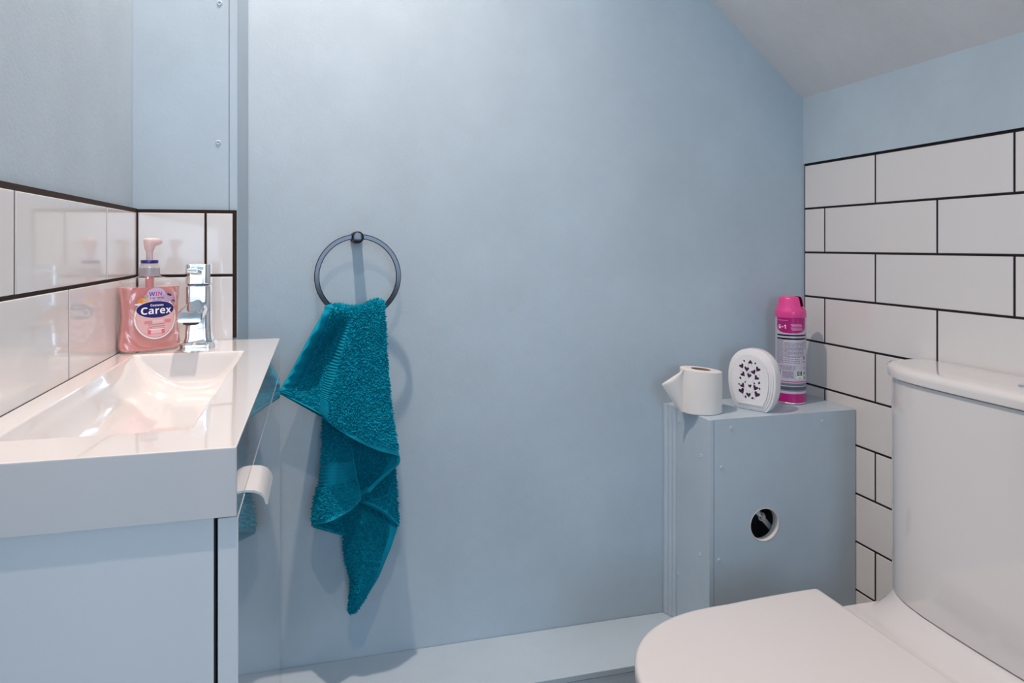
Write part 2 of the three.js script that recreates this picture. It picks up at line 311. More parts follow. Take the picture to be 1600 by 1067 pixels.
{
  const o = thing('basin', 'white rectangular slim basin with a shallow bowl on the vanity cabinet', 'basin', -0.165, SLAB, 0.9);
  // closed path of a rounded rectangle, N points, starting at a fixed corner
  const N = 128;
  const rr = (x0, x1, z0, z1, r, y) => {
    const pts = [], cs = [[x1 - r, z1 - r, 0], [x0 + r, z1 - r, 1], [x0 + r, z0 + r, 2], [x1 - r, z0 + r, 3]], per = N / 4;
    for (const [cx, cz, q] of cs) for (let i = 0; i < per; i++) {           // half of the points in the corner, half along the side
      const half = per / 2;
      if (i < half) { const a = (q + i / (half - 1)) * Math.PI / 2; pts.push(W(cx + r * Math.cos(a), y, cz + r * Math.sin(a))); } else {
        const nq = cs[(q + 1) % 4], a = (q + 1) * Math.PI / 2, t = (i - half + 1) / (half + 1);
        pts.push(W((cx + (nq[0] - cx) * t) + r * Math.cos(a), y, (cz + (nq[1] - cz) * t) + r * Math.sin(a)));
      }
    }
    return pts;
  };
  const x0 = XL + 0.0008, rings = [], e = 0.0016;
  rings.push(rr(x0 + 0.01, BR - 0.01, BF + 0.01, BB - 0.01, 0.002, SLAB), rr(x0, BR, BF, BB, 0.002, SLAB), rr(x0, BR, BF, BB, 0.002, BT - e), rr(x0 + e * 0.3, BR - e * 0.3, BF + e * 0.3, BB - e * 0.3, 0.002, BT - e * 0.3), rr(x0 + e, BR - e, BF + e, BB - e, 0.002, BT));
  // bowl: rim, rounded lip, walls, cove, floor
  const A = { x0: -0.2475, x1: -0.1000, z0: 0.638, z1: 1.098 };
  const bowl = [[0, 0, 0.006], [0.0012, -0.0004, 0.006], [0.0026, -0.002, 0.007], [0.0040, -0.006, 0.009], [0.0055, -0.011, 0.011], [0.007, -0.016, 0.014], [0.0085, -0.022, 0.018], [0.0105, -0.028, 0.022], [0.0125, -0.0335, 0.026], [0.015, -0.038, 0.029], [0.018, -0.042, 0.031], [0.021, -0.0455, 0.031], [0.025, -0.0485, 0.029], [0.030, -0.0505, 0.025], [0.040, -0.053, 0.018], [0.055, -0.0545, 0.012]];
  const left = 2.1;                                                          // the wall-side flank leans more than the others
  for (const [i, dy, r] of bowl) { const k = Math.min(i, 0.042), li = i < 0.004 ? i : Math.min(0.004 + (i - 0.004) * left, 0.075); rings.push(rr(A.x0 + li, A.x1 - k, A.z0 + i * 1.6, A.z1 - k, Math.min(r, (A.x1 - k - A.x0 - li) * 0.45), BT + dy)); }
  part(o, 'bowl', loft(rings, true, true, 0.6), M.basin);
  part(o, 'waste', lathe([[0, 0.004], [0.012, 0.0038], [0.0145, 0.003], [0.0155, 0.0012], [0.019, 0.0016], [0.0205, 0.0002], [0.0205, -0.001]], -0.170, BT - 0.0545, 0.80), M.chrome, 'round chrome waste');
}
{
  const tx = -0.1729, tz = 1.170, o = thing('basin_tap', 'chrome mono basin mixer tap with square lever at the end of the basin', 'tap', tx, BT, tz);
  const rs = (hw, hd, y, r, n = 10, dx = 0, dz = 0) => { const pts = []; for (let q = 0; q < 4; q++) for (let i = 0; i < n; i++) { const a = (q + i / (n - 1)) * Math.PI / 2, sx = q === 0 || q === 3 ? 1 : -1, sz = q < 2 ? 1 : -1; pts.push(W(tx + dx + sx * (hw - r) + r * Math.cos(a), y, tz + dz + sz * (hd - r) + r * Math.sin(a))); } return pts; };
  part(o, 'base_plate', loft([rs(0.0245, 0.025, BT + 0.0003, 0.010), rs(0.0245, 0.025, BT + 0.004, 0.010), rs(0.0225, 0.023, BT + 0.0068, 0.010), rs(0.0195, 0.020, BT + 0.008, 0.009)], true, true, 0.4), M.chrome);
  part(o, 'body', loft([rs(0.0200, 0.020, BT + 0.008, 0.0085), rs(0.0183, 0.0185, BT + 0.014, 0.0085), rs(0.0174, 0.0175, BT + 0.030, 0.0085), rs(0.0172, 0.0172, BT + 0.0905, 0.0085), rs(0.0162, 0.0162, BT + 0.0920, 0.0080)], true, true, 0.45), M.chrome);
  part(o, 'neck_ring', loft([rs(0.0150, 0.0150, BT + 0.0920, 0.0078), rs(0.0150, 0.0150, BT + 0.0940, 0.0078)], true, true, 0.4), M.gunmetal);
  const hd = part(o, 'lever_head', loft([rs(0.0168, 0.0168, BT + 0.0942, 0.0080), rs(0.0174, 0.0174, BT + 0.0952, 0.0085), rs(0.0174, 0.0174, BT + 0.1228, 0.0085), rs(0.0164, 0.0164, BT + 0.1240, 0.0080)], true, true, 0.45), M.chrome);
  part(hd, 'lever', (() => { const g = new RoundedBoxGeometry(0.016, 0.0065, 0.050, 3, 0.0018); g.rotateX(-0.10); const c = W(tx, BT + 0.1135, tz - 0.036); return g.translate(c.x, c.y, c.z); })(), M.chrome);
  // spout: round root blending to a flat squared tip, towards the bowl
  const sp = []; const n = 40;
  for (const [dz, hw, hh, y, k] of [[-0.008, 0.0155, 0.0155, 0.056, 2], [-0.020, 0.0155, 0.0150, 0.056, 2], [-0.028, 0.0155, 0.0128, 0.0565, 2.6], [-0.040, 0.0157, 0.0098, 0.0565, 4], [-0.060, 0.0157, 0.0085, 0.0545, 6], [-0.084, 0.0157, 0.0080, 0.0515, 7], [-0.0862, 0.0150, 0.0072, 0.0513, 7]]) {
    const ring = []; for (let i = 0; i < n; i++) { const a = i / n * Math.PI * 2, c = Math.cos(a), s = Math.sin(a), sx = Math.sign(c) * Math.abs(c) ** (2 / k), sy = Math.sign(s) * Math.abs(s) ** (2 / k); ring.push(W(tx + hw * sx, BT + y + hh * sy, tz + dz)); } sp.push(ring);
  }
  part(o, 'spout', loft(sp, true, true, 0.5), M.chrome);
  part(o, 'aerator', merge([lathe([[0, 0], [0.0085, 0], [0.0105, 0.0008], [0.0112, 0.003], [0.0112, 0.007]], tx, BT + 0.0395, tz - 0.071, 32), lathe([[0, -0.0004], [0.0078, -0.0004]], tx, BT + 0.0395, tz - 0.071, 32)]), M.gunmetal);
}

// ---------------------------------------------------------------- toilet
{
  const zc = 0.835, DECK = -0.645, o = thing('toilet', 'white close-coupled toilet with its lid closed', 'toilet', 0.85, FLOOR, zc);
  // half outline of the cistern plan [X, offset along the wall]; mirrored
  const frontX = (s) => 0.9655 + 0.012 * s ** 2 + 0.052 * Math.abs(s) ** 5.5;     // s = -1..1 across the width
  const plan = (half, off, y, back) => { const pts = [], n = 40; for (let i = 0; i <= n; i++) { const s = -1 + 2 * i / n; pts.push(W(frontX(s) + off, y, zc - half * s)); } for (let i = 1; i < 12; i++) { const t = i / 12; pts.push(W(frontX(1) + off + (back - frontX(1) - off) * Math.min(1, t * 3), y, zc - half + (2 * half) * Math.max(0, Math.min(1, (t - 1 / 3) * 3)))); } return pts; };
  const CT = -0.2116, back = 1.098;
  part(o, 'cistern', loft([plan(0.250, 0.0045, -0.6178, back), plan(0.2535, 0.001, -0.6160, back), plan(0.254, 0.001, -0.55, back), plan(0.2585, 0.004, CT - 0.025, back)].map((r) => r.slice().reverse()), true, true, 0.7), M.ceramic);
  const cl = part(o, 'cistern_lid', loft([plan(0.2590, 0.003, CT - 0.0243, back + 0.001), plan(0.2640, -0.002, CT - 0.0215, back + 0.001), plan(0.2645, -0.0025, CT - 0.012, back + 0.001), plan(0.2630, -0.001, CT - 0.0055, back + 0.001), plan(0.2580, 0.004, CT - 0.0018, back + 0.001), plan(0.2480, 0.014, CT, back - 0.002)].map((r) => r.slice().reverse()), true, true, 0.9), M.ceramic);
  part(cl, 'flush_button', lathe([[0, 0.0036], [0.0165, 0.0032], [0.0195, 0.0018], [0.0205, 0], [0.0205, -0.001]], 1.036, CT + 0.0003, zc - 0.012, 40), M.chrome, 'round chrome flush button');
  // rear deck of the pan, swept up to meet the cistern
  const deckY = (x, s) => { const d = Math.max(0, Math.min(1, (x - (frontX(s) - 0.060)) / 0.062)); return DECK - 0.004 + 0.030 * d ** 2.2; };
  const dz = (s) => 0.247 * s, top = grid((u, v) => { const s = -1 + 2 * v, x = 0.80 + (1.092 - 0.80) * u, edge = Math.max(0, (Math.abs(s) - 0.965) / 0.035); return W(x, deckY(x, s) - 0.02 * edge ** 2, zc + dz(s)); }, 60, 80);
  // pan: rounded rings from the rim down to the foot
  const ringPan = (y, front, rear, half, k) => { const pts = [], n = 64, cx = rear - half * 0.9; for (let i = 0; i < n; i++) { const a = i / n * Math.PI * 2, c = Math.cos(a), s = Math.sin(a); const ex = c < 0 ? 2 : 7; const px = Math.sign(c) * Math.abs(c) ** (2 / ex), pz = Math.sign(s) * Math.abs(s) ** (2 / ex); pts.push(W(c < 0 ? cx + (cx - front) * px : cx + (rear - cx) * px, y, zc + half * pz * k)); } return pts; };
  const pan = loft([ringPan(-1.0595, 0.60, 1.085, 0.145, 1), ringPan(-1.03, 0.60, 1.085, 0.14, 1), ringPan(-0.92, 0.585, 1.085, 0.135, 1), ringPan(-0.80, 0.53, 1.088, 0.165, 1), ringPan(-0.72, 0.475, 1.090, 0.215, 1), ringPan(-0.675, 0.448, 1.091, 0.243, 1), ringPan(-0.652, 0.446, 1.091, 0.246, 1), ringPan(-0.648, 0.450, 1.090, 0.243, 1)], true, true, 0.8);
  part(o, 'pan', merge([pan, top]), M.ceramic);
  // seat and lid share a D plan: square hinge end, broad rounded front
  const LT = -0.602;
  const dPlan = (x0, x1, half, y, inset) => {
    const pts = [], rear = x1 - inset, r = 0.006;
    for (let i = 0; i <= 6; i++) { const a = i / 6 * Math.PI / 2; pts.push(W(rear - r + r * Math.cos(Math.PI / 2 - a), y, zc + half - inset - r + r * Math.sin(Math.PI / 2 - a))); }
    pts.reverse();
    const n = 60, xs = x0 + 0.24, f = x0 + inset;                           // straight flank to xs, then a superellipse nose
    const out = [];
    for (let i = 0; i <= 6; i++) { const a = i / 6 * Math.PI / 2; out.push(W(rear - r + r * Math.cos(a), y, zc + half - inset - r + r * Math.sin(a))); }
    for (let i = 1; i < 8; i++) { const t = i / 8, x = rear - r + (xs - rear + r) * t; out.push(W(x, y, zc + (half - inset) - 0.008 * t * t)); }
    for (let i = 0; i <= n; i++) { const a = Math.PI / 2 + i / n * Math.PI, c = Math.cos(a), s = Math.sin(a), e = 2.45; out.push(W(xs + (xs - f) * Math.sign(c) * Math.abs(c) ** (2 / e), y, zc + (half - inset - 0.008) * Math.sign(s) * Math.abs(s) ** (2 / e))); }
    for (let i = 7; i >= 1; i--) { const t = i / 8, x = rear - r + (xs - rear + r) * t; out.push(W(x, y, zc - (half - inset) + 0.008 * t * t)); }
    for (let i = 0; i <= 6; i++) { const a = -Math.PI / 2 + i / 6 * Math.PI / 2; out.push(W(rear - r + r * Math.cos(a), y, zc - (half - inset) + r + r * Math.sin(a))); }
    return out;
  };
  const lp = [0.425, 0.852, 0.237];
  part(o, 'seat', loft([dPlan(...lp, LT - 0.040, 0.006), dPlan(...lp, LT - 0.038, 0.002), dPlan(...lp, LT - 0.0235, 0.002), dPlan(...lp, LT - 0.022, 0.004)], true, true, 0.7), M.seat);
  part(o, 'lid', loft([dPlan(...lp, LT - 0.0212, 0.003), dPlan(...lp, LT - 0.0195, 0.0005), dPlan(...lp, LT - 0.0065, 0), dPlan(...lp, LT - 0.0025, 0.0018), dPlan(...lp, LT - 0.0006, 0.005), dPlan(...lp, LT, 0.010)], true, true, 0.7), M.seat);
  for (const s of [-1, 1]) part(o, 'hinge', (() => { const g = new THREE.CylinderGeometry(0.010, 0.012, 0.024, 24); const c = W(0.868, DECK + 0.006, zc + s * 0.075); return g.translate(c.x, c.y, c.z); })(), M.chrome);
}

// ---------------------------------------------------------------- towel ring and towel
const RX = 0.0752, RY = -0.0585, RO = 0.055;                      // ring centre on the wall and its distance from it
{
  const o = thing('towel_ring', 'dark gunmetal towel ring on the blue wall', 'towel ring', RX, RY + 0.075, ZB);
  const R = 0.0757, hw = 0.0047, hd = 0.0034, n = 120, pos = [];
  const ringG = (() => { const rings = []; for (let i = 0; i <= n; i++) { const a = i / n * Math.PI * 2, c = Math.cos(a), s = Math.sin(a); rings.push([[-hw, -hd * 0.6], [-hw * 0.7, -hd], [hw * 0.7, -hd], [hw, -hd * 0.6], [hw, hd * 0.6], [hw * 0.7, hd], [-hw * 0.7, hd], [-hw, hd * 0.6]].map(([dr, dz]) => W(RX + (R + dr) * c, RY + (R + dr) * s, ZB - RO - dz))); } return loft(rings, false, false, 0.5); })();
  part(o, 'ring', ringG, M.gunmetal);
  const post = new THREE.LatheGeometry([[0, 0.063], [0.0085, 0.063], [0.0106, 0.062], [0.0115, 0.060], [0.0115, 0.050], [0.0105, 0.047], [0.0098, 0.044], [0.0098, 0.006], [0.0115, 0.005], [0.0118, 0.0005]].map(([r, y]) => new THREE.Vector2(r, y)), 48); post.rotateX(Math.PI / 2); const pc = W(RX - 0.001, RY + 0.074, ZB); post.translate(pc.x, pc.y, pc.z);
  part(o, 'post', post, M.gunmetal);
}
// Folded layers of the towel: rows of [x, y, distance from the wall] in millimetres from the ring centre
const FOLDS = {
  A: [[[-58,-56,50],[-40,-55,52],[-23,-58,52],[-4,-60,52],[15,-56,52],[31,-47,52],[48,-52,50]],[[-62,-61,66],[-43,-62,80],[-26,-67,76],[-6,-67,78],[13,-64,78],[30,-57,78],[47,-62,70]],[[-90,-114,90],[-66,-120,36],[-41,-114,34],[-22,-116,84],[1,-114,90],[28,-116,88],[49,-121,72]],[[-119,-167,106],[-94,-178,46],[-66,-176,36],[-38,-173,92],[-12,-170,106],[21,-173,100],[53,-180,76]],[[-137,-195,116],[-111,-206,88],[-76,-214,66],[-53,-216,100],[-19,-219,120],[22,-229,112],[57,-240,80]],[[-137,-198,117],[-108,-217,94],[-76,-234,86],[-55,-243,118],[-16,-260,130],[27,-279,122],[64,-295,86]],[[-137,-203,117],[-105,-225,95],[-74,-243,88],[-50,-259,120],[-15,-285,134],[31,-313,124],[73,-337,90]]],
  B: [[[-63,-251,45],[-49,-256,50],[-35,-262,55],[-25,-270,50],[-17,-278,42]],[[-64,-321,52],[-49,-318,68],[-35,-321,60],[-23,-324,50],[-12,-328,40]],[[-71,-378,60],[-53,-370,90],[-33,-375,72],[-17,-378,56],[-4,-376,45]],[[-79,-422,66],[-56,-412,108],[-34,-410,98],[-12,-412,72],[3,-410,55]],[[-83,-458,70],[-59,-437,118],[-34,-429,114],[-13,-428,86],[5,-420,66]]],
  C: [[[-25,-299,34],[8,-308,36],[43,-326,55],[73,-339,86]],[[-14,-349,30],[11,-351,34],[39,-352,52],[72,-354,82]],[[-3,-387,30],[11,-386,36],[30,-383,50],[47,-376,72]],[[5,-422,48],[8,-417,54],[12,-411,58],[18,-405,64]]],
  D: [[[-7,-333,22],[27,-341,25],[55,-349,28],[73,-356,28]],[[0,-388,26],[29,-395,31],[55,-402,36],[74,-408,34]],[[5,-426,34],[31,-431,44],[56,-441,50],[75,-457,46]],[[5,-434,38],[28,-439,51],[53,-456,56],[77,-483,50]]],
  E: [[[-26,-439,20],[2,-440,24],[39,-457,28],[76,-482,44]],[[-25,-501,24],[4,-493,46],[37,-502,46],[70,-502,48]],[[-21,-541,26],[2,-525,74],[26,-535,66],[51,-544,46]],[[-10,-581,34],[1,-559,86],[17,-567,74],[38,-575,42]],[[-12,-613,44],[-4,-595,80],[7,-598,68],[18,-606,42]],[[-15,-638,44],[-12,-638,47],[-7,-635,47],[-2,-630,44]]],
  F: [[[-69,-403,18],[-46,-407,20],[-20,-413,18]],[[-76,-446,34],[-51,-452,34],[-20,-463,20]],[[-81,-465,56],[-54,-482,44],[-21,-501,26]]],
  G: [[[-56,-59,48],[-23,-61,48],[13,-60,48],[47,-55,48]],[[-57,-73,36],[-22,-76,36],[14,-76,36],[48,-73,36]],[[-60,-157,26],[-24,-158,30],[14,-160,26],[51,-161,28]],[[-65,-256,22],[-24,-257,28],[17,-260,24],[59,-263,24]],[[-62,-355,18],[-22,-356,24],[20,-361,18],[66,-364,22]],[[-50,-456,14],[-16,-458,18],[25,-462,16],[67,-461,18]]],
};
{
  const o = thing('hand_towel', 'teal terry hand towel draped through the ring', 'towel', RX, RY - 0.64, ZB - 0.05);
  const cr = (a, b, c, d, t) => 0.5 * (2 * b + (c - a) * t + (2 * a - 5 * b + 4 * c - d) * t * t + (3 * b - a - 3 * c + d) * t * t * t);
  const surf = (rows) => {
    const m = rows.length - 1, n = rows[0].length - 1, P = (j, i, k) => { const jj = Math.max(0, Math.min(m, j)), ii = Math.max(0, Math.min(n, i)); return rows[jj][ii][k]; };
    return (s, t) => {
      const i = Math.min(n - 1, Math.floor(s * n)), j = Math.min(m - 1, Math.floor(t * m)), u = s * n - i, v = t * m - j, q = [0, 0, 0];
      for (let k = 0; k < 3; k++) { const r = []; for (let a = -1; a <= 2; a++) r.push(cr(P(j + a, i - 1, k), P(j + a, i, k), P(j + a, i + 1, k), P(j + a, i + 2, k), u)); q[k] = cr(r[0], r[1], r[2], r[3], v); }
      const wob = 1.1 * Math.sin(q[0] * 0.16 + q[1] * 0.05) + 0.9 * Math.sin(q[1] * 0.11 - q[0] * 0.07 + 1.3);
      return W(RX + q[0] / 1000, RY + q[1] / 1000, ZB - (q[2] + wob) / 1000);
    };
  };
  const normal = (S, s, t) => { const e = 0.004, a = S(Math.min(1, s + e), t).sub(S(Math.max(0, s - e), t)), b = S(s, Math.min(1, t + e)).sub(S(s, Math.max(0, t - e))), n = b.cross(a); if (n.lengthSq() < 1e-16) return new THREE.Vector3(0, 0, 1); n.normalize(); return n.z < 0 ? n.negate() : n; };
  // closed sheet of cloth over a range of the fold, with real thickness
  const sheet = (S, s0, s1, t0, t1, ns, nt, th, ribs = 0, ribDir = 't') => {
    const ring = (j) => { const t = t0 + (t1 - t0) * j / nt, f = [], b = []; for (let i = 0; i <= ns; i++) { const s = s0 + (s1 - s0) * i / ns, v = S(s, t), n = normal(S, s, t), rib = ribs ? (ribs < 20 ? 0.0013 : 0.0008) * Math.sin((ribDir === 't' ? j / nt : i / ns) * ribs * Math.PI * 2) : 0, ed = Math.min(i, ns - i) === 0 || Math.min(j, nt - j) === 0 ? 0.45 : 1; f.push(v.clone().addScaledVector(n, (th / 2) * ed + rib)); b.push(v.clone().addScaledVector(n, -th / 2 * ed)); } return f.concat(b.reverse()); };
    const rings = []; for (let j = 0; j <= nt; j++) rings.push(ring(j)); const g = loft(rings, true, true, 1.0); return g;
  };
  const S = Object.fromEntries(Object.entries(FOLDS).map(([k, v]) => [k, surf(v)]));
  const TH = 0.0042, cloth = [], hem = [], band = [];
  const size = { A: [70, 90], B: [40, 60], C: [36, 36], D: [30, 40], E: [30, 60], F: [16, 24], G: [24, 60] };
  for (const k of Object.keys(S)) cloth.push(sheet(S[k], 0, 1, 0, 1, ...size[k], TH));
  part(o, 'terry_cloth', merge(cloth), M.towel);
  // woven hems along the free edges: [fold, s0, s1, t0, t1, ribs, rib direction]
  const HEMS = [['A', 0, 1, 0.935, 1, 0, 't'], ['A', 0, 0.12, 0.04, 0.935, 12, 't'], ['B', 0, 1, 0.905, 1, 0, 't'], ['B', 0.91, 1, 0.25, 0.905, 0, 't'], ['C', 0.82, 1, 0.06, 1, 0, 't'], ['D', 0, 1, 0.86, 1, 0, 't'], ['E', 0.83, 1, 0.06, 0.97, 0, 't'], ['F', 0, 1, 0.90, 1, 0, 't']];
  for (const [k, s0, s1, t0, t1, ribs, dir] of HEMS) part(o, 'hem', sheet(S[k], s0, s1, t0, t1, Math.max(6, Math.round(60 * (s1 - s0))), Math.max(6, Math.round(140 * (t1 - t0))), 0.0078, ribs, dir), M.towelHem);
  const BANDS = [['A', 0.405, 0.505, 0.20, 0.95, 46, 't'], ['B', 0.0, 0.93, 0.36, 0.56, 7, 't']];
  for (const [k, s0, s1, t0, t1, ribs, dir] of BANDS) part(o, 'woven_band', sheet(S[k], s0, s1, t0, t1, 24, ribs * 6, 0.0076, ribs, dir), M.towelHem);
  const free = (k, s, t) => ![...HEMS, ...BANDS].some((h) => h[0] === k && s >= h[1] && s <= h[2] && t >= h[3] && t <= h[4]);
  // terry loops: short bent tufts over both faces of the cloth
  const r = rng(91), spots = [];
  for (const k of ['A', 'B', 'C', 'D', 'E', 'F', 'G']) {
    const nn = 120, cell = 1 / nn, f = S[k];
    for (let a = 0; a < nn; a++) for (let b = 0; b < nn; b++) {
      const s = (a + 0.5) * cell, t = (b + 0.5) * cell, area = f(s + cell / 2, t).sub(f(s - cell / 2, t)).cross(f(s, t + cell / 2).sub(f(s, t - cell / 2))).length();
      let want = area / (k === 'G' ? 5e-6 : 3.2e-6); while (want > 0 && r() < want) { want -= 1; const ss = s + (r() - 0.5) * cell, tt = t + (r() - 0.5) * cell; if (!free(k, ss, tt)) continue; spots.push([k, ss, tt, 1]); }
    }
  }
  const tuft = loft([[0.00078, 0, 0, 0], [0.00092, 0.0010, 0, 0.0002], [0.00060, 0.0020, 0.0002, 0.0006], [0.0001, 0.0024, 0.0004, 0.0009]].map(([q, y, x, z]) => [0, 1, 2, 3].map((i) => new THREE.Vector3(x + q * Math.cos(i * Math.PI / 2), y, z + q * Math.sin(i * Math.PI / 2)))).map((x) => x.reverse()), false, false, 2);
  const im = new THREE.InstancedMesh(tuft, M.towelPile, spots.length), mt = new THREE.Matrix4(), q = new THREE.Quaternion(), q2 = new THREE.Quaternion(), up = new THREE.Vector3(0, 1, 0), col = new THREE.Color();
  spots.forEach(([k, s, t, side], i) => {
    const n = normal(S[k], s, t), p0 = S[k](s, t).addScaledVector(n, TH / 2 - 0.0004).sub(o.position);
    const d = n.clone().add(new THREE.Vector3(r() - 0.5, r() - 0.7, r() - 0.5).multiplyScalar(0.9)).normalize();
    q.setFromUnitVectors(up, d); q2.setFromAxisAngle(up, r() * 6.28); q.multiply(q2);
    const sc = 0.95 + 0.8 * r(); mt.compose(p0, q, new THREE.Vector3(sc, sc * (0.9 + 1.0 * r()), sc)); im.setMatrixAt(i, mt);
    const v = 0.86 + 0.28 * r(); col.setRGB(v, v, v); im.setColorAt(i, col);
  });
  im.name = 'terry_pile'; im.userData.kind = 'stuff'; shadows(im); o.add(im);
}

// ---------------------------------------------------------------- soap bottle
function canvas(w, h) { const c = document.createElement('canvas'); c.width = w; c.height = h; return [c, c.getContext('2d')]; }
function canvasTex(c) { const t = new THREE.CanvasTexture(c); t.colorSpace = THREE.SRGBColorSpace; return t; }
{
  const bx = -0.2345, bz = 1.137, o = thing('soap_bottle', 'pink liquid soap pump bottle in the tiled corner behind the tap', 'soap bottle', bx, BT, bz);
  const turn = 37 * Math.PI / 180, ca = Math.cos(turn), sa = Math.sin(turn);
  const at = (x, y, z) => W(bx + x * ca + z * sa, BT + y, bz + x * sa - z * ca);      // x across the label, z out of it
  const wid = (y) => { const P = [[0, 0.0395], [0.004, 0.0432], [0.012, 0.0440], [0.030, 0.0418], [0.050, 0.0402], [0.070, 0.0412], [0.090, 0.0428], [0.0975, 0.0425], [0.100, 0.0405], [0.1025, 0.036], [0.105, 0.0260], [0.107, 0.0165], [0.109, 0.0135], [0.114, 0.0130]]; for (let i = 1; i < P.length; i++) if (y <= P[i][0]) { const t = (y - P[i - 1][0]) / (P[i][0] - P[i - 1][0]); return P[i - 1][1] + (P[i][1] - P[i - 1][1]) * t; } return 0.013; };
  const dep = (y) => Math.min(wid(y), y < 0.004 ? 0.017 + y * 0.6 : y < 0.097 ? 0.0195 : 0.0195 - (y - 0.097) * 0.45);
  const front = (x, y) => { const w = wid(y), d = dep(y), e = 2.6; return d * (1 - Math.min(1, Math.abs(x) / w) ** e) ** (1 / e); };
  const swirl = (x, y) => -0.0011 * Math.exp(-(((Math.hypot(x / 0.036, (y - 0.052) / 0.044) - 1.12) / 0.06) ** 2)) - 0.0010 * Math.exp(-(((Math.hypot(x / 0.036, (y - 0.052) / 0.044) - 1.36) / 0.06) ** 2));
  const sec = (y, inset) => { const pts = [], n = 72, w = wid(y) - inset, d = dep(y) - inset, e = y > 0.104 ? 2 : 2.6; for (let i = 0; i < n; i++) { const a = i / n * Math.PI * 2, c = Math.cos(a), s = Math.sin(a), x = w * Math.sign(c) * Math.abs(c) ** (2 / e); let z = d * Math.sign(s) * Math.abs(s) ** (2 / e); if (Math.abs(s) > 0.2 && y > 0.006 && y < 0.096) z += Math.sign(s) * swirl(x, y); pts.push(at(x, y, z)); } return pts; };
  const ys = (a, b, n) => Array.from({ length: n + 1 }, (_, i) => a + (b - a) * i / n);
  const body = [0.0002, 0.0015, ...ys(0.004, 0.097, 44), ...ys(0.0985, 0.114, 14)];
  part(o, 'bottle', loft(body.map((y) => sec(y, 0)), true, false, 1.2), phy({ color: 0xffffff, transmission: 1, thickness: 0, roughness: 0.03, ior: 1.45 }), 'clear plastic shell');
  const liq = ys(0.0022, 0.0925, 44);
  part(o, 'liquid', loft(liq.map((y) => sec(y, 0.0009)), true, true, 1.2), phy({ color: C(0.90, 0.34, 0.32), roughness: 0.25, transmission: 0.25, thickness: 0.02, attenuationColor: C(0.9, 0.35, 0.33), attenuationDistance: 0.02, clearcoat: 0.8, clearcoatRoughness: 0.05 }), 'pearly pink soap');
  const c0 = [bx, BT, bz];
  part(o, 'dip_tube', lathe([[0.0035, 0.090], [0.0055, 0.0935], [0.0060, 0.112]], ...c0, 20), phy({ color: C(0.75, 0.35, 0.36), roughness: 0.3 }));
  const ribs = []; for (let i = 0; i <= 16; i++) ribs.push([0.0136 + (i % 2 ? 0.0007 : 0), 0.1075 + i * 0.0008]);
  part(o, 'collar', lathe([[0.0115, 0.1075], ...ribs, [0.0128, 0.1222], [0.0112, 0.126], [0.0112, 0.1265], [0, 0.1265]], ...c0), phy({ color: C(0.72, 0.71, 0.74), roughness: 0.2, transmission: 0.55, thickness: 0 }), 'clear ribbed collar');
  part(o, 'collar_core', lathe([[0.009, 0.1075], [0.009, 0.1225], [0, 0.1225]], ...c0), phy({ color: C(0.55, 0.50, 0.54), roughness: 0.4 }));
  part(o, 'lock_ring', lathe([[0.0098, 0.1266], [0.0114, 0.1268], [0.0117, 0.1275], [0.0117, 0.1305], [0.0112, 0.1312], [0.004, 0.1313]], ...c0), phy({ color: C(0.012, 0.012, 0.17), roughness: 0.3, clearcoat: 0.4 }), 'navy blue ring');
  const pinkish = phy({ color: C(0.90, 0.70, 0.70), roughness: 0.35, transmission: 0.25, thickness: 0 });
  part(o, 'pump_stem', lathe([[0.0048, 0.1313], [0.0044, 0.146]], ...c0, 24), pinkish);
  // pump head: round cap drawn out into a beak
  const head = []; for (const [y, w, nose] of [[0.1440, 0.0050, 0.005], [0.1475, 0.0066, 0.0066], [0.1530, 0.0074, 0.0085], [0.1550, 0.0078, 0.0150], [0.1570, 0.0080, 0.0185], [0.1600, 0.0080, 0.0190], [0.1620, 0.0072, 0.0175], [0.1630, 0.0046, 0.0130]]) { const ring = [], n = 40; for (let i = 0; i < n; i++) { const a = i / n * Math.PI * 2, c = Math.cos(a), s = Math.sin(a); ring.push(at(c > 0 ? c * nose : c * w, y - (c > 0.75 ? 0.0016 * (c - 0.75) * 4 : 0), s * (c > 0 ? w - (w - 0.0042) * c ** 2 : w))); } head.push(ring); }
  part(o, 'pump_head', loft(head, true, true, 0.9), pinkish, 'pale pink pump head');
  // printed label, cut to its outline
  const [cv, g] = canvas(768, 960);
  g.clearRect(0, 0, 768, 960);
  const ell = (x, y, rx, ry, f, st, lw, rot = 0) => { g.beginPath(); g.ellipse(x, y, rx, ry, rot, 0, Math.PI * 2); if (f) { g.fillStyle = f; g.fill(); } if (st) { g.strokeStyle = st; g.lineWidth = lw; g.stroke(); } };
  ell(384, 560, 318, 380, '#e9b9bb', '#f6eef0', 26); ell(384, 560, 304, 366, null, '#8d7f92', 4);
  ell(384, 130, 150, 120, '#cdb9dd'); ell(570, 200, 100, 84, '#c3a4c9'); ell(180, 250, 74, 58, '#e8b079'); ell(150, 240, 34, 34, '#e98a2c'); ell(235, 215, 34, 26, '#cdbf93'); ell(120, 305, 58, 20, '#efe6ee'); ell(665, 280, 44, 40, '#b98795');
  ell(600, 150, 46, 20, '#241a3a', null, 0, 0.4); ell(672, 268, 34, 12, '#3a2438', null, 0, 0.3); ell(230, 160, 36, 30, '#b8a0a4');
  g.textAlign = 'center'; g.textBaseline = 'middle'; g.font = 'bold 104px sans-serif'; g.fillStyle = '#5b3aa0'; g.fillText('W', 318, 122); g.fillStyle = '#d8466a'; g.fillText('I', 388, 122); g.fillStyle = '#a9519c'; g.fillText('N', 446, 122);
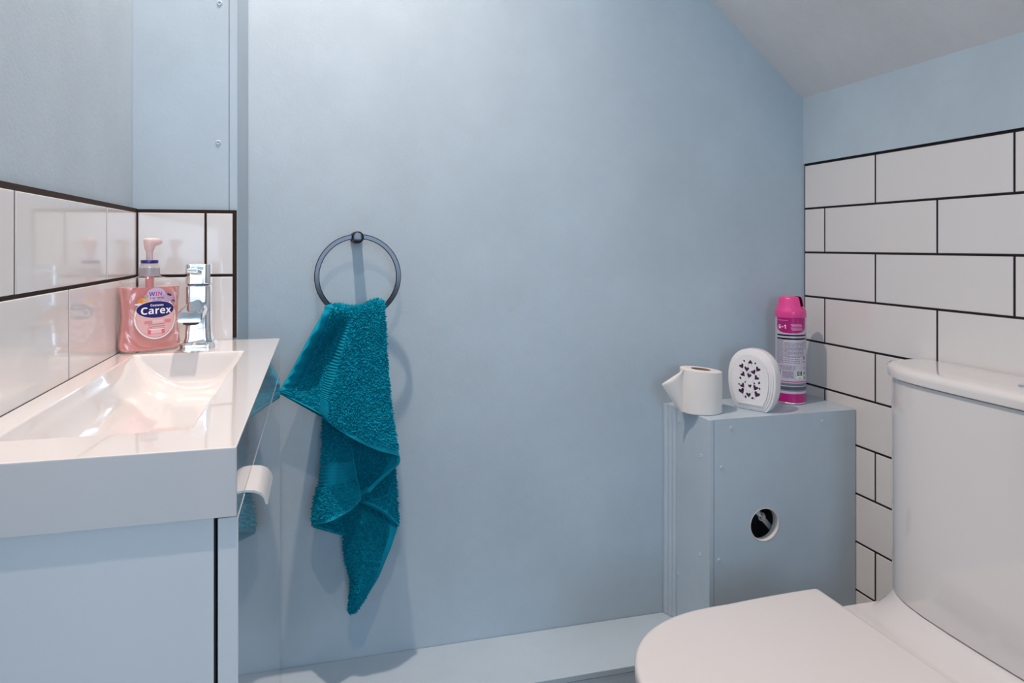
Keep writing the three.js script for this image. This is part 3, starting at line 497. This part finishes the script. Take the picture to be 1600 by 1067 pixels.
  g.fillStyle = '#3b2e6a'; g.font = 'bold 48px sans-serif'; g.fillText('1 of 1000s', 396, 200); g.font = 'bold 36px sans-serif'; g.fillText('of prizes', 400, 244);
  ell(384, 410, 300, 156, '#0d0a66', '#e9dcee', 8);
  g.fillStyle = '#ffffff'; g.font = 'bold 54px sans-serif'; g.fillText('Cussons', 396, 330); g.font = 'bold 178px sans-serif'; g.fillText('Carex', 388, 428);
  for (const [x, y, w, h, c] of [[200, 610, 120, 60, '#dc8f97'], [330, 600, 160, 46, '#efc9cc'], [520, 600, 110, 66, '#df8b94'], [250, 750, 270, 110, '#e0707f'], [300, 770, 170, 80, '#f2c6cb']]) { g.fillStyle = c; g.fillRect(x, y, w, h); }
  g.strokeStyle = '#5a4650'; g.lineWidth = 6; for (const [y, a] of [[690, 0], [730, 1]]) { g.beginPath(); for (let i = 0; i <= 24; i++) { const x = 260 + i * 11; const yy = y + 9 * Math.sin(i * 1.7 + a) - i * 0.6; i ? g.lineTo(x, yy) : g.moveTo(x, yy); } g.stroke(); }
  g.fillStyle = '#f7f0f2'; g.fillRect(262, 762, 250, 16); g.fillStyle = '#7d6874'; for (let i = 0; i < 22; i++) { const a = Math.PI * (0.28 + 0.44 * i / 21); g.fillRect(384 + 292 * Math.cos(a), 560 + 352 * Math.sin(a), 13, 6); }
  g.strokeStyle = '#e7a23c'; g.lineWidth = 9; g.beginPath(); g.ellipse(384, 470, 330, 230, 0, Math.PI * 0.78, Math.PI * 1.08); g.stroke(); g.beginPath(); g.ellipse(384, 470, 330, 230, 0, -Math.PI * 0.1, Math.PI * 0.2); g.stroke();
  const lw = 0.0345, y0 = 0.0175, y1 = 0.0925;
  const lab = grid((u, v) => { const x = -lw + 2 * lw * u, y = y0 + (y1 - y0) * v; return at(x, y, front(x, y) + swirl(x, y) + 0.0006); }, 40, 44);
  part(o, 'label', lab, phy({ map: canvasTex(cv), alphaTest: 0.5, transparent: true, roughness: 0.35, clearcoat: 0.4 }), 'printed front label with a navy oval');
}

// ---------------------------------------------------------------- things on the boxing
{
  const rx = 0.7775, rz = 1.339, R = 0.0432, hgt = 0.0885, o = thing('toilet_roll', 'white toilet roll standing on end with a loose sheet', 'toilet roll', rx, BX, rz);
  const skew = (g) => { const p = g.attributes.position; for (let i = 0; i < p.count; i++) { const y = (p.getY(i) - H - BX) / hgt, x = p.getX(i) - rx; p.setY(i, p.getY(i) - Math.max(0, y) * x * 0.10); } g.computeVertexNormals(); return g; };
  part(o, 'paper', skew(lathe([[0.0205, 0.0006], [R - 0.0012, 0.0004], [R, 0.0016], [R, 0.03], [R + 0.0003, 0.05], [R, hgt - 0.003], [R - 0.0006, hgt - 0.0012], [R - 0.002, hgt - 0.0004], [R - 0.010, hgt + 0.0004], [0.028, hgt + 0.0002], [0.0205, hgt - 0.0004]], rx, BX, rz, 72)), M.paper);
  part(o, 'core', skew(lathe([[0.0204, 0.0008], [0.0204, hgt - 0.0010], [0.0194, hgt - 0.0010], [0.0194, 0.0008]], rx, BX, rz, 48)), M.card, 'brown cardboard core');
  // loose end: leaves the roll at its left flank and hangs out as a pointed flap
  const a0 = Math.PI * 0.93;
  const flap = (u, v, k) => {                    // u outwards, v from bottom to top
    const base = [rx + (R + 0.0006) * Math.cos(a0), rz - (R + 0.0006) * Math.sin(a0) * 0.25], yb = 0.002 + (0.084) * v;
    const reach = 0.046 * (v < 0.70 ? 0.12 + 0.88 * (v / 0.70) : 1.0 - (v - 0.70) / 0.30 * 0.985);
    const x = base[0] - reach * u, z = base[1] - 0.004 * Math.sin(u * 2.2) * (0.4 + v) + 0.010 * u * u, y = BX + yb + 0.004 * Math.sin(u * 3) * v - 0.001 * u;
    return W(x + k * 0.0002, Math.max(y, BX + 0.001), z + k * 0.0003);
  };
  part(o, 'loose_sheet', merge([grid((u, v) => flap(u, v, 1), 16, 24), grid((u, v) => flap(1 - u, v, -1), 16, 24)]), M.paper);
}
{
  // oval gel air freshener: stepped white housing with pierced comma hearts
  const ax = 0.8835, az = 1.3165, o = thing('air_freshener', 'white oval air freshener with purple heart shaped holes', 'air freshener', ax, BX, az);
  const nx = -0.885, nz = -0.465, ln = Math.hypot(nx, nz), N = [nx / ln, nz / ln], U = [-N[1], N[0]];      // face normal and the direction to the right across the face
  const toWorld = (g) => { const p = g.attributes.position; for (let i = 0; i < p.count; i++) { const a = p.getX(i), b = p.getY(i), c = p.getZ(i), v = W(ax + U[0] * a + N[0] * c, BX + b, az + U[1] * a + N[1] * c); p.setXYZ(i, v.x, v.y, v.z); } g.computeVertexNormals(); return g; };
  const out = (k) => { const pts = [], cy = 0.067, a = 0.0545 - k, b1 = 0.0625 - k, b2 = 0.0800 - k, flat = 0.0005 + k; for (let i = 0; i < 72; i++) { const t = i / 72 * Math.PI * 2, c = Math.cos(t), s = Math.sin(t), e = 2.25; const x = a * Math.sign(c) * Math.abs(c) ** (2 / e), y = cy + (s > 0 ? b1 : b2) * Math.sign(s) * Math.abs(s) ** (2 / e); pts.push(new THREE.Vector2(x, Math.max(y, flat))); } return pts; };
  const ext = (pts, d, z, bevel, holes = []) => { const s = new THREE.Shape(pts); s.holes.push(...holes); const g = new THREE.ExtrudeGeometry(s, { depth: d, bevelEnabled: bevel > 0, bevelThickness: bevel, bevelSize: bevel, bevelOffset: -bevel, bevelSegments: 3, curveSegments: 12 }); return g.translate(0, 0, z); };
  const crease = (g) => toCreasedNormals(toWorld(g), 0.5);
  // pierced shapes: curled heart, drop and thin slit
  const pth = (pts, x, y, s, rot) => { const c = Math.cos(rot), q = Math.sin(rot), cv = new THREE.CatmullRomCurve3(pts.map(([a, b]) => new THREE.Vector3(x + s * (a * c - b * q), y + s * (a * q + b * c), 0)), true, 'centripetal'); return new THREE.Path(cv.getPoints(20).slice(0, 20).map((v) => new THREE.Vector2(v.x, v.y))); };
  const heart = [[0, -0.55], [0.35, -0.15], [0.62, 0.3], [0.45, 0.62], [0.15, 0.52], [-0.05, 0.38], [-0.3, 0.6], [-0.62, 0.42], [-0.55, 0.05], [-0.25, -0.25]], drop = [[0, -0.5], [0.4, 0.1], [0.2, 0.5], [-0.3, 0.4], [-0.35, 0]], slit = [[-0.1, -0.6], [0.12, 0], [-0.1, 0.6], [-0.02, 0]];
  const holes = [];
  for (const [x, y, s, r] of [[1, 103, 7, 3.1], [-17, 93, 8, 0.5], [-7, 89, 8, -0.2], [16, 91, 8, -0.6], [8, 85, 8, 0.4], [-14, 79, 8, 0.8], [-2, 78, 7.5, -0.3], [13, 76, 8, -0.8], [-15, 59, 8, 0.7], [-17, 49, 10, 0.4], [0, 60, 6, 0.1], [11, 58, 8.5, -0.5], [-3, 44, 8, 0], [14, 47, 9.5, -0.5]]) holes.push(pth(heart, x * 1.08 / 1000, (103 - (103 - y) * 1.2) / 1000, s * 1.12 / 1000, r));
  for (const [x, y, s, r] of [[-12, 103, 4.5, 0.4], [11, 101, 4.5, -0.3], [-20, 72, 5.5, 0.5], [19, 68, 5.5, -0.6], [-23, 61, 4.5, 0.2], [-10, 66, 4, 0.3], [9, 66, 4.5, -0.2], [20, 58, 5, 0.3], [-9, 40, 5.5, 0.3], [5, 40, 5.5, -1.2]]) holes.push(pth(drop, x * 1.08 / 1000, (103 - (103 - y) * 1.2) / 1000, s * 1.12 / 1000, r));
  for (const [x, y, s, r] of [[-3, 96, 5, -0.3], [4, 96, 5.5, 0.5], [-19, 85, 5, -0.9], [1, 84.5, 4, -0.6], [20, 82, 5.5, 0.4], [-8, 71, 5.5, 0.4], [6, 70, 5, -0.6], [-7, 53, 5.5, 0.4], [-2, 51, 5, -0.3], [5, 51, 5.5, -0.8], [-13, 42, 5.5, 0.2], [10, 40, 5.5, -0.2]]) holes.push(pth(slit, x * 1.08 / 1000, (103 - (103 - y) * 1.2) / 1000, s * 1.12 / 1000, r));
  part(o, 'housing', crease(ext(out(0), 0.0185, -0.0205, 0.0022)), M.whitePlastic);
  part(o, 'rim_step', crease(ext(out(0.0050), 0.0012, 0.0004, 0.0008)), M.whitePlastic);
  part(o, 'rim_step', crease(ext(out(0.0090), 0.0012, 0.0021, 0.0008)), M.whitePlastic);
  part(o, 'gel', crease(ext(out(0.018), 0.0006, 0.0042, 0)), M.purple, 'dark purple gel behind the holes');
  part(o, 'grille', crease(ext(out(0.0130), 0.0014, 0.0049, 0, holes)), M.whitePlastic, 'front plate pierced with hearts');
}
{
  const cx = 1.0150, cz = 1.3640, R = 0.0323, o = thing('aerosol_can', 'tall pink capped aerosol can in the corner by the tiles', 'aerosol can', cx, BX, cz);
  const body0 = 0.006, body1 = 0.190, ang = Math.atan2(-cx, cz) + 0.05;
  const [cv, g] = canvas(1024, 1024);                // u runs round the can, the printed back panel sits at the middle
  const Y = (f) => 1024 * (1 - f);                    // f = height fraction
  g.fillStyle = '#c9c6d6'; g.fillRect(0, 0, 1024, 1024);
  // the panel facing out spans about 512 px; x from 256 to 768
  g.save(); g.translate(512 * 0.18, 0); g.scale(0.82, 1);
  g.fillStyle = '#b41378'; g.beginPath(); g.moveTo(296, 0); g.lineTo(728, 0); g.lineTo(728, Y(0.885)); g.bezierCurveTo(720, Y(0.80), 610, Y(0.795), 512, Y(0.795)); g.bezierCurveTo(414, Y(0.795), 304, Y(0.80), 296, Y(0.885)); g.fill();
  g.fillStyle = '#ffffff'; g.font = 'bold 74px sans-serif'; g.textAlign = 'left'; g.textBaseline = 'middle'; g.fillText('6', 330, Y(0.878)); g.fillText('1', 412, Y(0.878)); g.font = 'bold 30px sans-serif'; g.fillText('in', 380, Y(0.878));
  g.fillStyle = '#e9a3cf'; for (let i = 0; i < 6; i++) g.fillRect(500 + (i % 3) * 8, Y(0.918 - i * 0.0155), 150 + ((i * 53) % 50), 7);
  g.fillRect(300, Y(0.965), 170, 5);
  g.fillStyle = '#0b0a16'; g.fillRect(300, Y(0.777), 452, 22); g.fillRect(300, Y(0.733), 452, 24);
  const tr = rng(5); g.fillStyle = '#77738a';
  const lines = (x, w, f0, f1, n, hh) => { for (let i = 0; i < n; i++) { const f = f0 + (f1 - f0) * i / (n - 1); let x0 = x; while (x0 < x + w) { const l = 8 + tr() * 34; g.fillRect(x0, Y(f), Math.min(l, x + w - x0), hh); x0 += l + 6; } } };
  lines(300, 110, 0.700, 0.40, 22, 8); lines(420, 320, 0.672, 0.60, 5, 8); lines(420, 270, 0.585, 0.50, 6, 8); lines(420, 210, 0.485, 0.41, 4, 7); lines(330, 240, 0.37, 0.32, 4, 8); lines(395, 150, 0.295, 0.215, 7, 8); lines(690, 50, 0.35, 0.33, 2, 8);
  g.fillStyle = '#2a1a22'; g.fillRect(318, Y(0.305), 46, 76);
  g.fillStyle = '#8a879a'; g.beginPath(); g.arc(700, Y(0.47), 26, 0, 7); g.fill(); g.fillRect(665, Y(0.425), 70, 14); g.fillRect(690, Y(0.285), 46, 34); g.fillRect(694, Y(0.225), 40, 32);
  g.fillStyle = '#eef0f2'; g.fillRect(580, Y(0.305), 92, 112); g.fillStyle = '#2f7d3b'; g.fillRect(588, Y(0.298), 76, 62); g.strokeStyle = '#eaf3ea'; g.lineWidth = 9; g.beginPath(); g.arc(626, Y(0.268), 17, 0.6, 5.4); g.stroke(); g.fillStyle = '#3c5a40'; g.fillRect(602, Y(0.212), 48, 8);
  g.restore();
  for (const [f0, f1, c] of [[0.163, 0.152, '#a8246f'], [0.152, 0.138, '#e7c3d8'], [0.138, 0.104, '#6d7c8e'], [0.104, 0.094, '#cfd6de'], [0.094, 0.048, '#565b6d'], [0.048, 0.030, '#7f93a4'], [0.030, 0.018, '#d9c9dc']]) { g.fillStyle = c; g.fillRect(0, Y(f0), 1024, (f0 - f1) * 1024); }
  const cy = new THREE.CylinderGeometry(R, R, body1 - body0 - 0.018, 72, 1, true, -Math.PI, Math.PI * 2); cy.rotateY(ang); const bc = W(cx, BX + (body0 + 0.018 + body1) / 2, cz); cy.translate(bc.x, bc.y, bc.z);
  part(o, 'can', cy, phy({ map: canvasTex(cv), roughness: 0.3, metalness: 0.15, clearcoat: 0.3 }), 'pale lilac printed can');
  part(o, 'foot_band', lathe([[R + 0.0001, 0.0045], [R + 0.0001, body0 + 0.018]], cx, BX, cz, 72), phy({ color: C(0.46, 0.006, 0.20), roughness: 0.3, clearcoat: 0.4 }), 'magenta band');
  part(o, 'base_rim', lathe([[0, 0.004], [R - 0.006, 0.003], [R - 0.004, 0.0006], [R - 0.001, 0.0003], [R + 0.0006, 0.002], [R + 0.0004, 0.0045], [R - 0.001, 0.0046]], cx, BX, cz, 72), M.silver);
  const cap = lathe([[0, 0.2355], [0.014, 0.2352], [0.0210, 0.2345], [0.0232, 0.2330], [0.0250, 0.229], [0.0275, 0.2165], [0.0300, 0.2085], [0.0318, 0.2045], [0.0326, 0.2005], [0.0328, 0.1895], [0.0305, 0.1890], [0, 0.1890]], cx, BX, cz, 72);
  const ev = new Evaluator(); ev.attributes = ['position', 'normal', 'uv'];
  const capB = new Brush(cap), nb = new Brush((() => { const q = new THREE.BoxGeometry(0.010, 0.022, 0.030); q.rotateX(0.5); q.translate(0, 0, 0.024); q.rotateY(ang + 0.95); const c = W(cx, BX + 0.2285, cz); return q.translate(c.x, c.y, c.z); })()); capB.updateMatrixWorld(); nb.updateMatrixWorld();
  const cut = ev.evaluate(capB, nb, SUBTRACTION);
  const cp = part(o, 'cap', cut.geometry, M.pinkCap, 'glossy pink spray cap');
}

renderer.render(scene, camera);
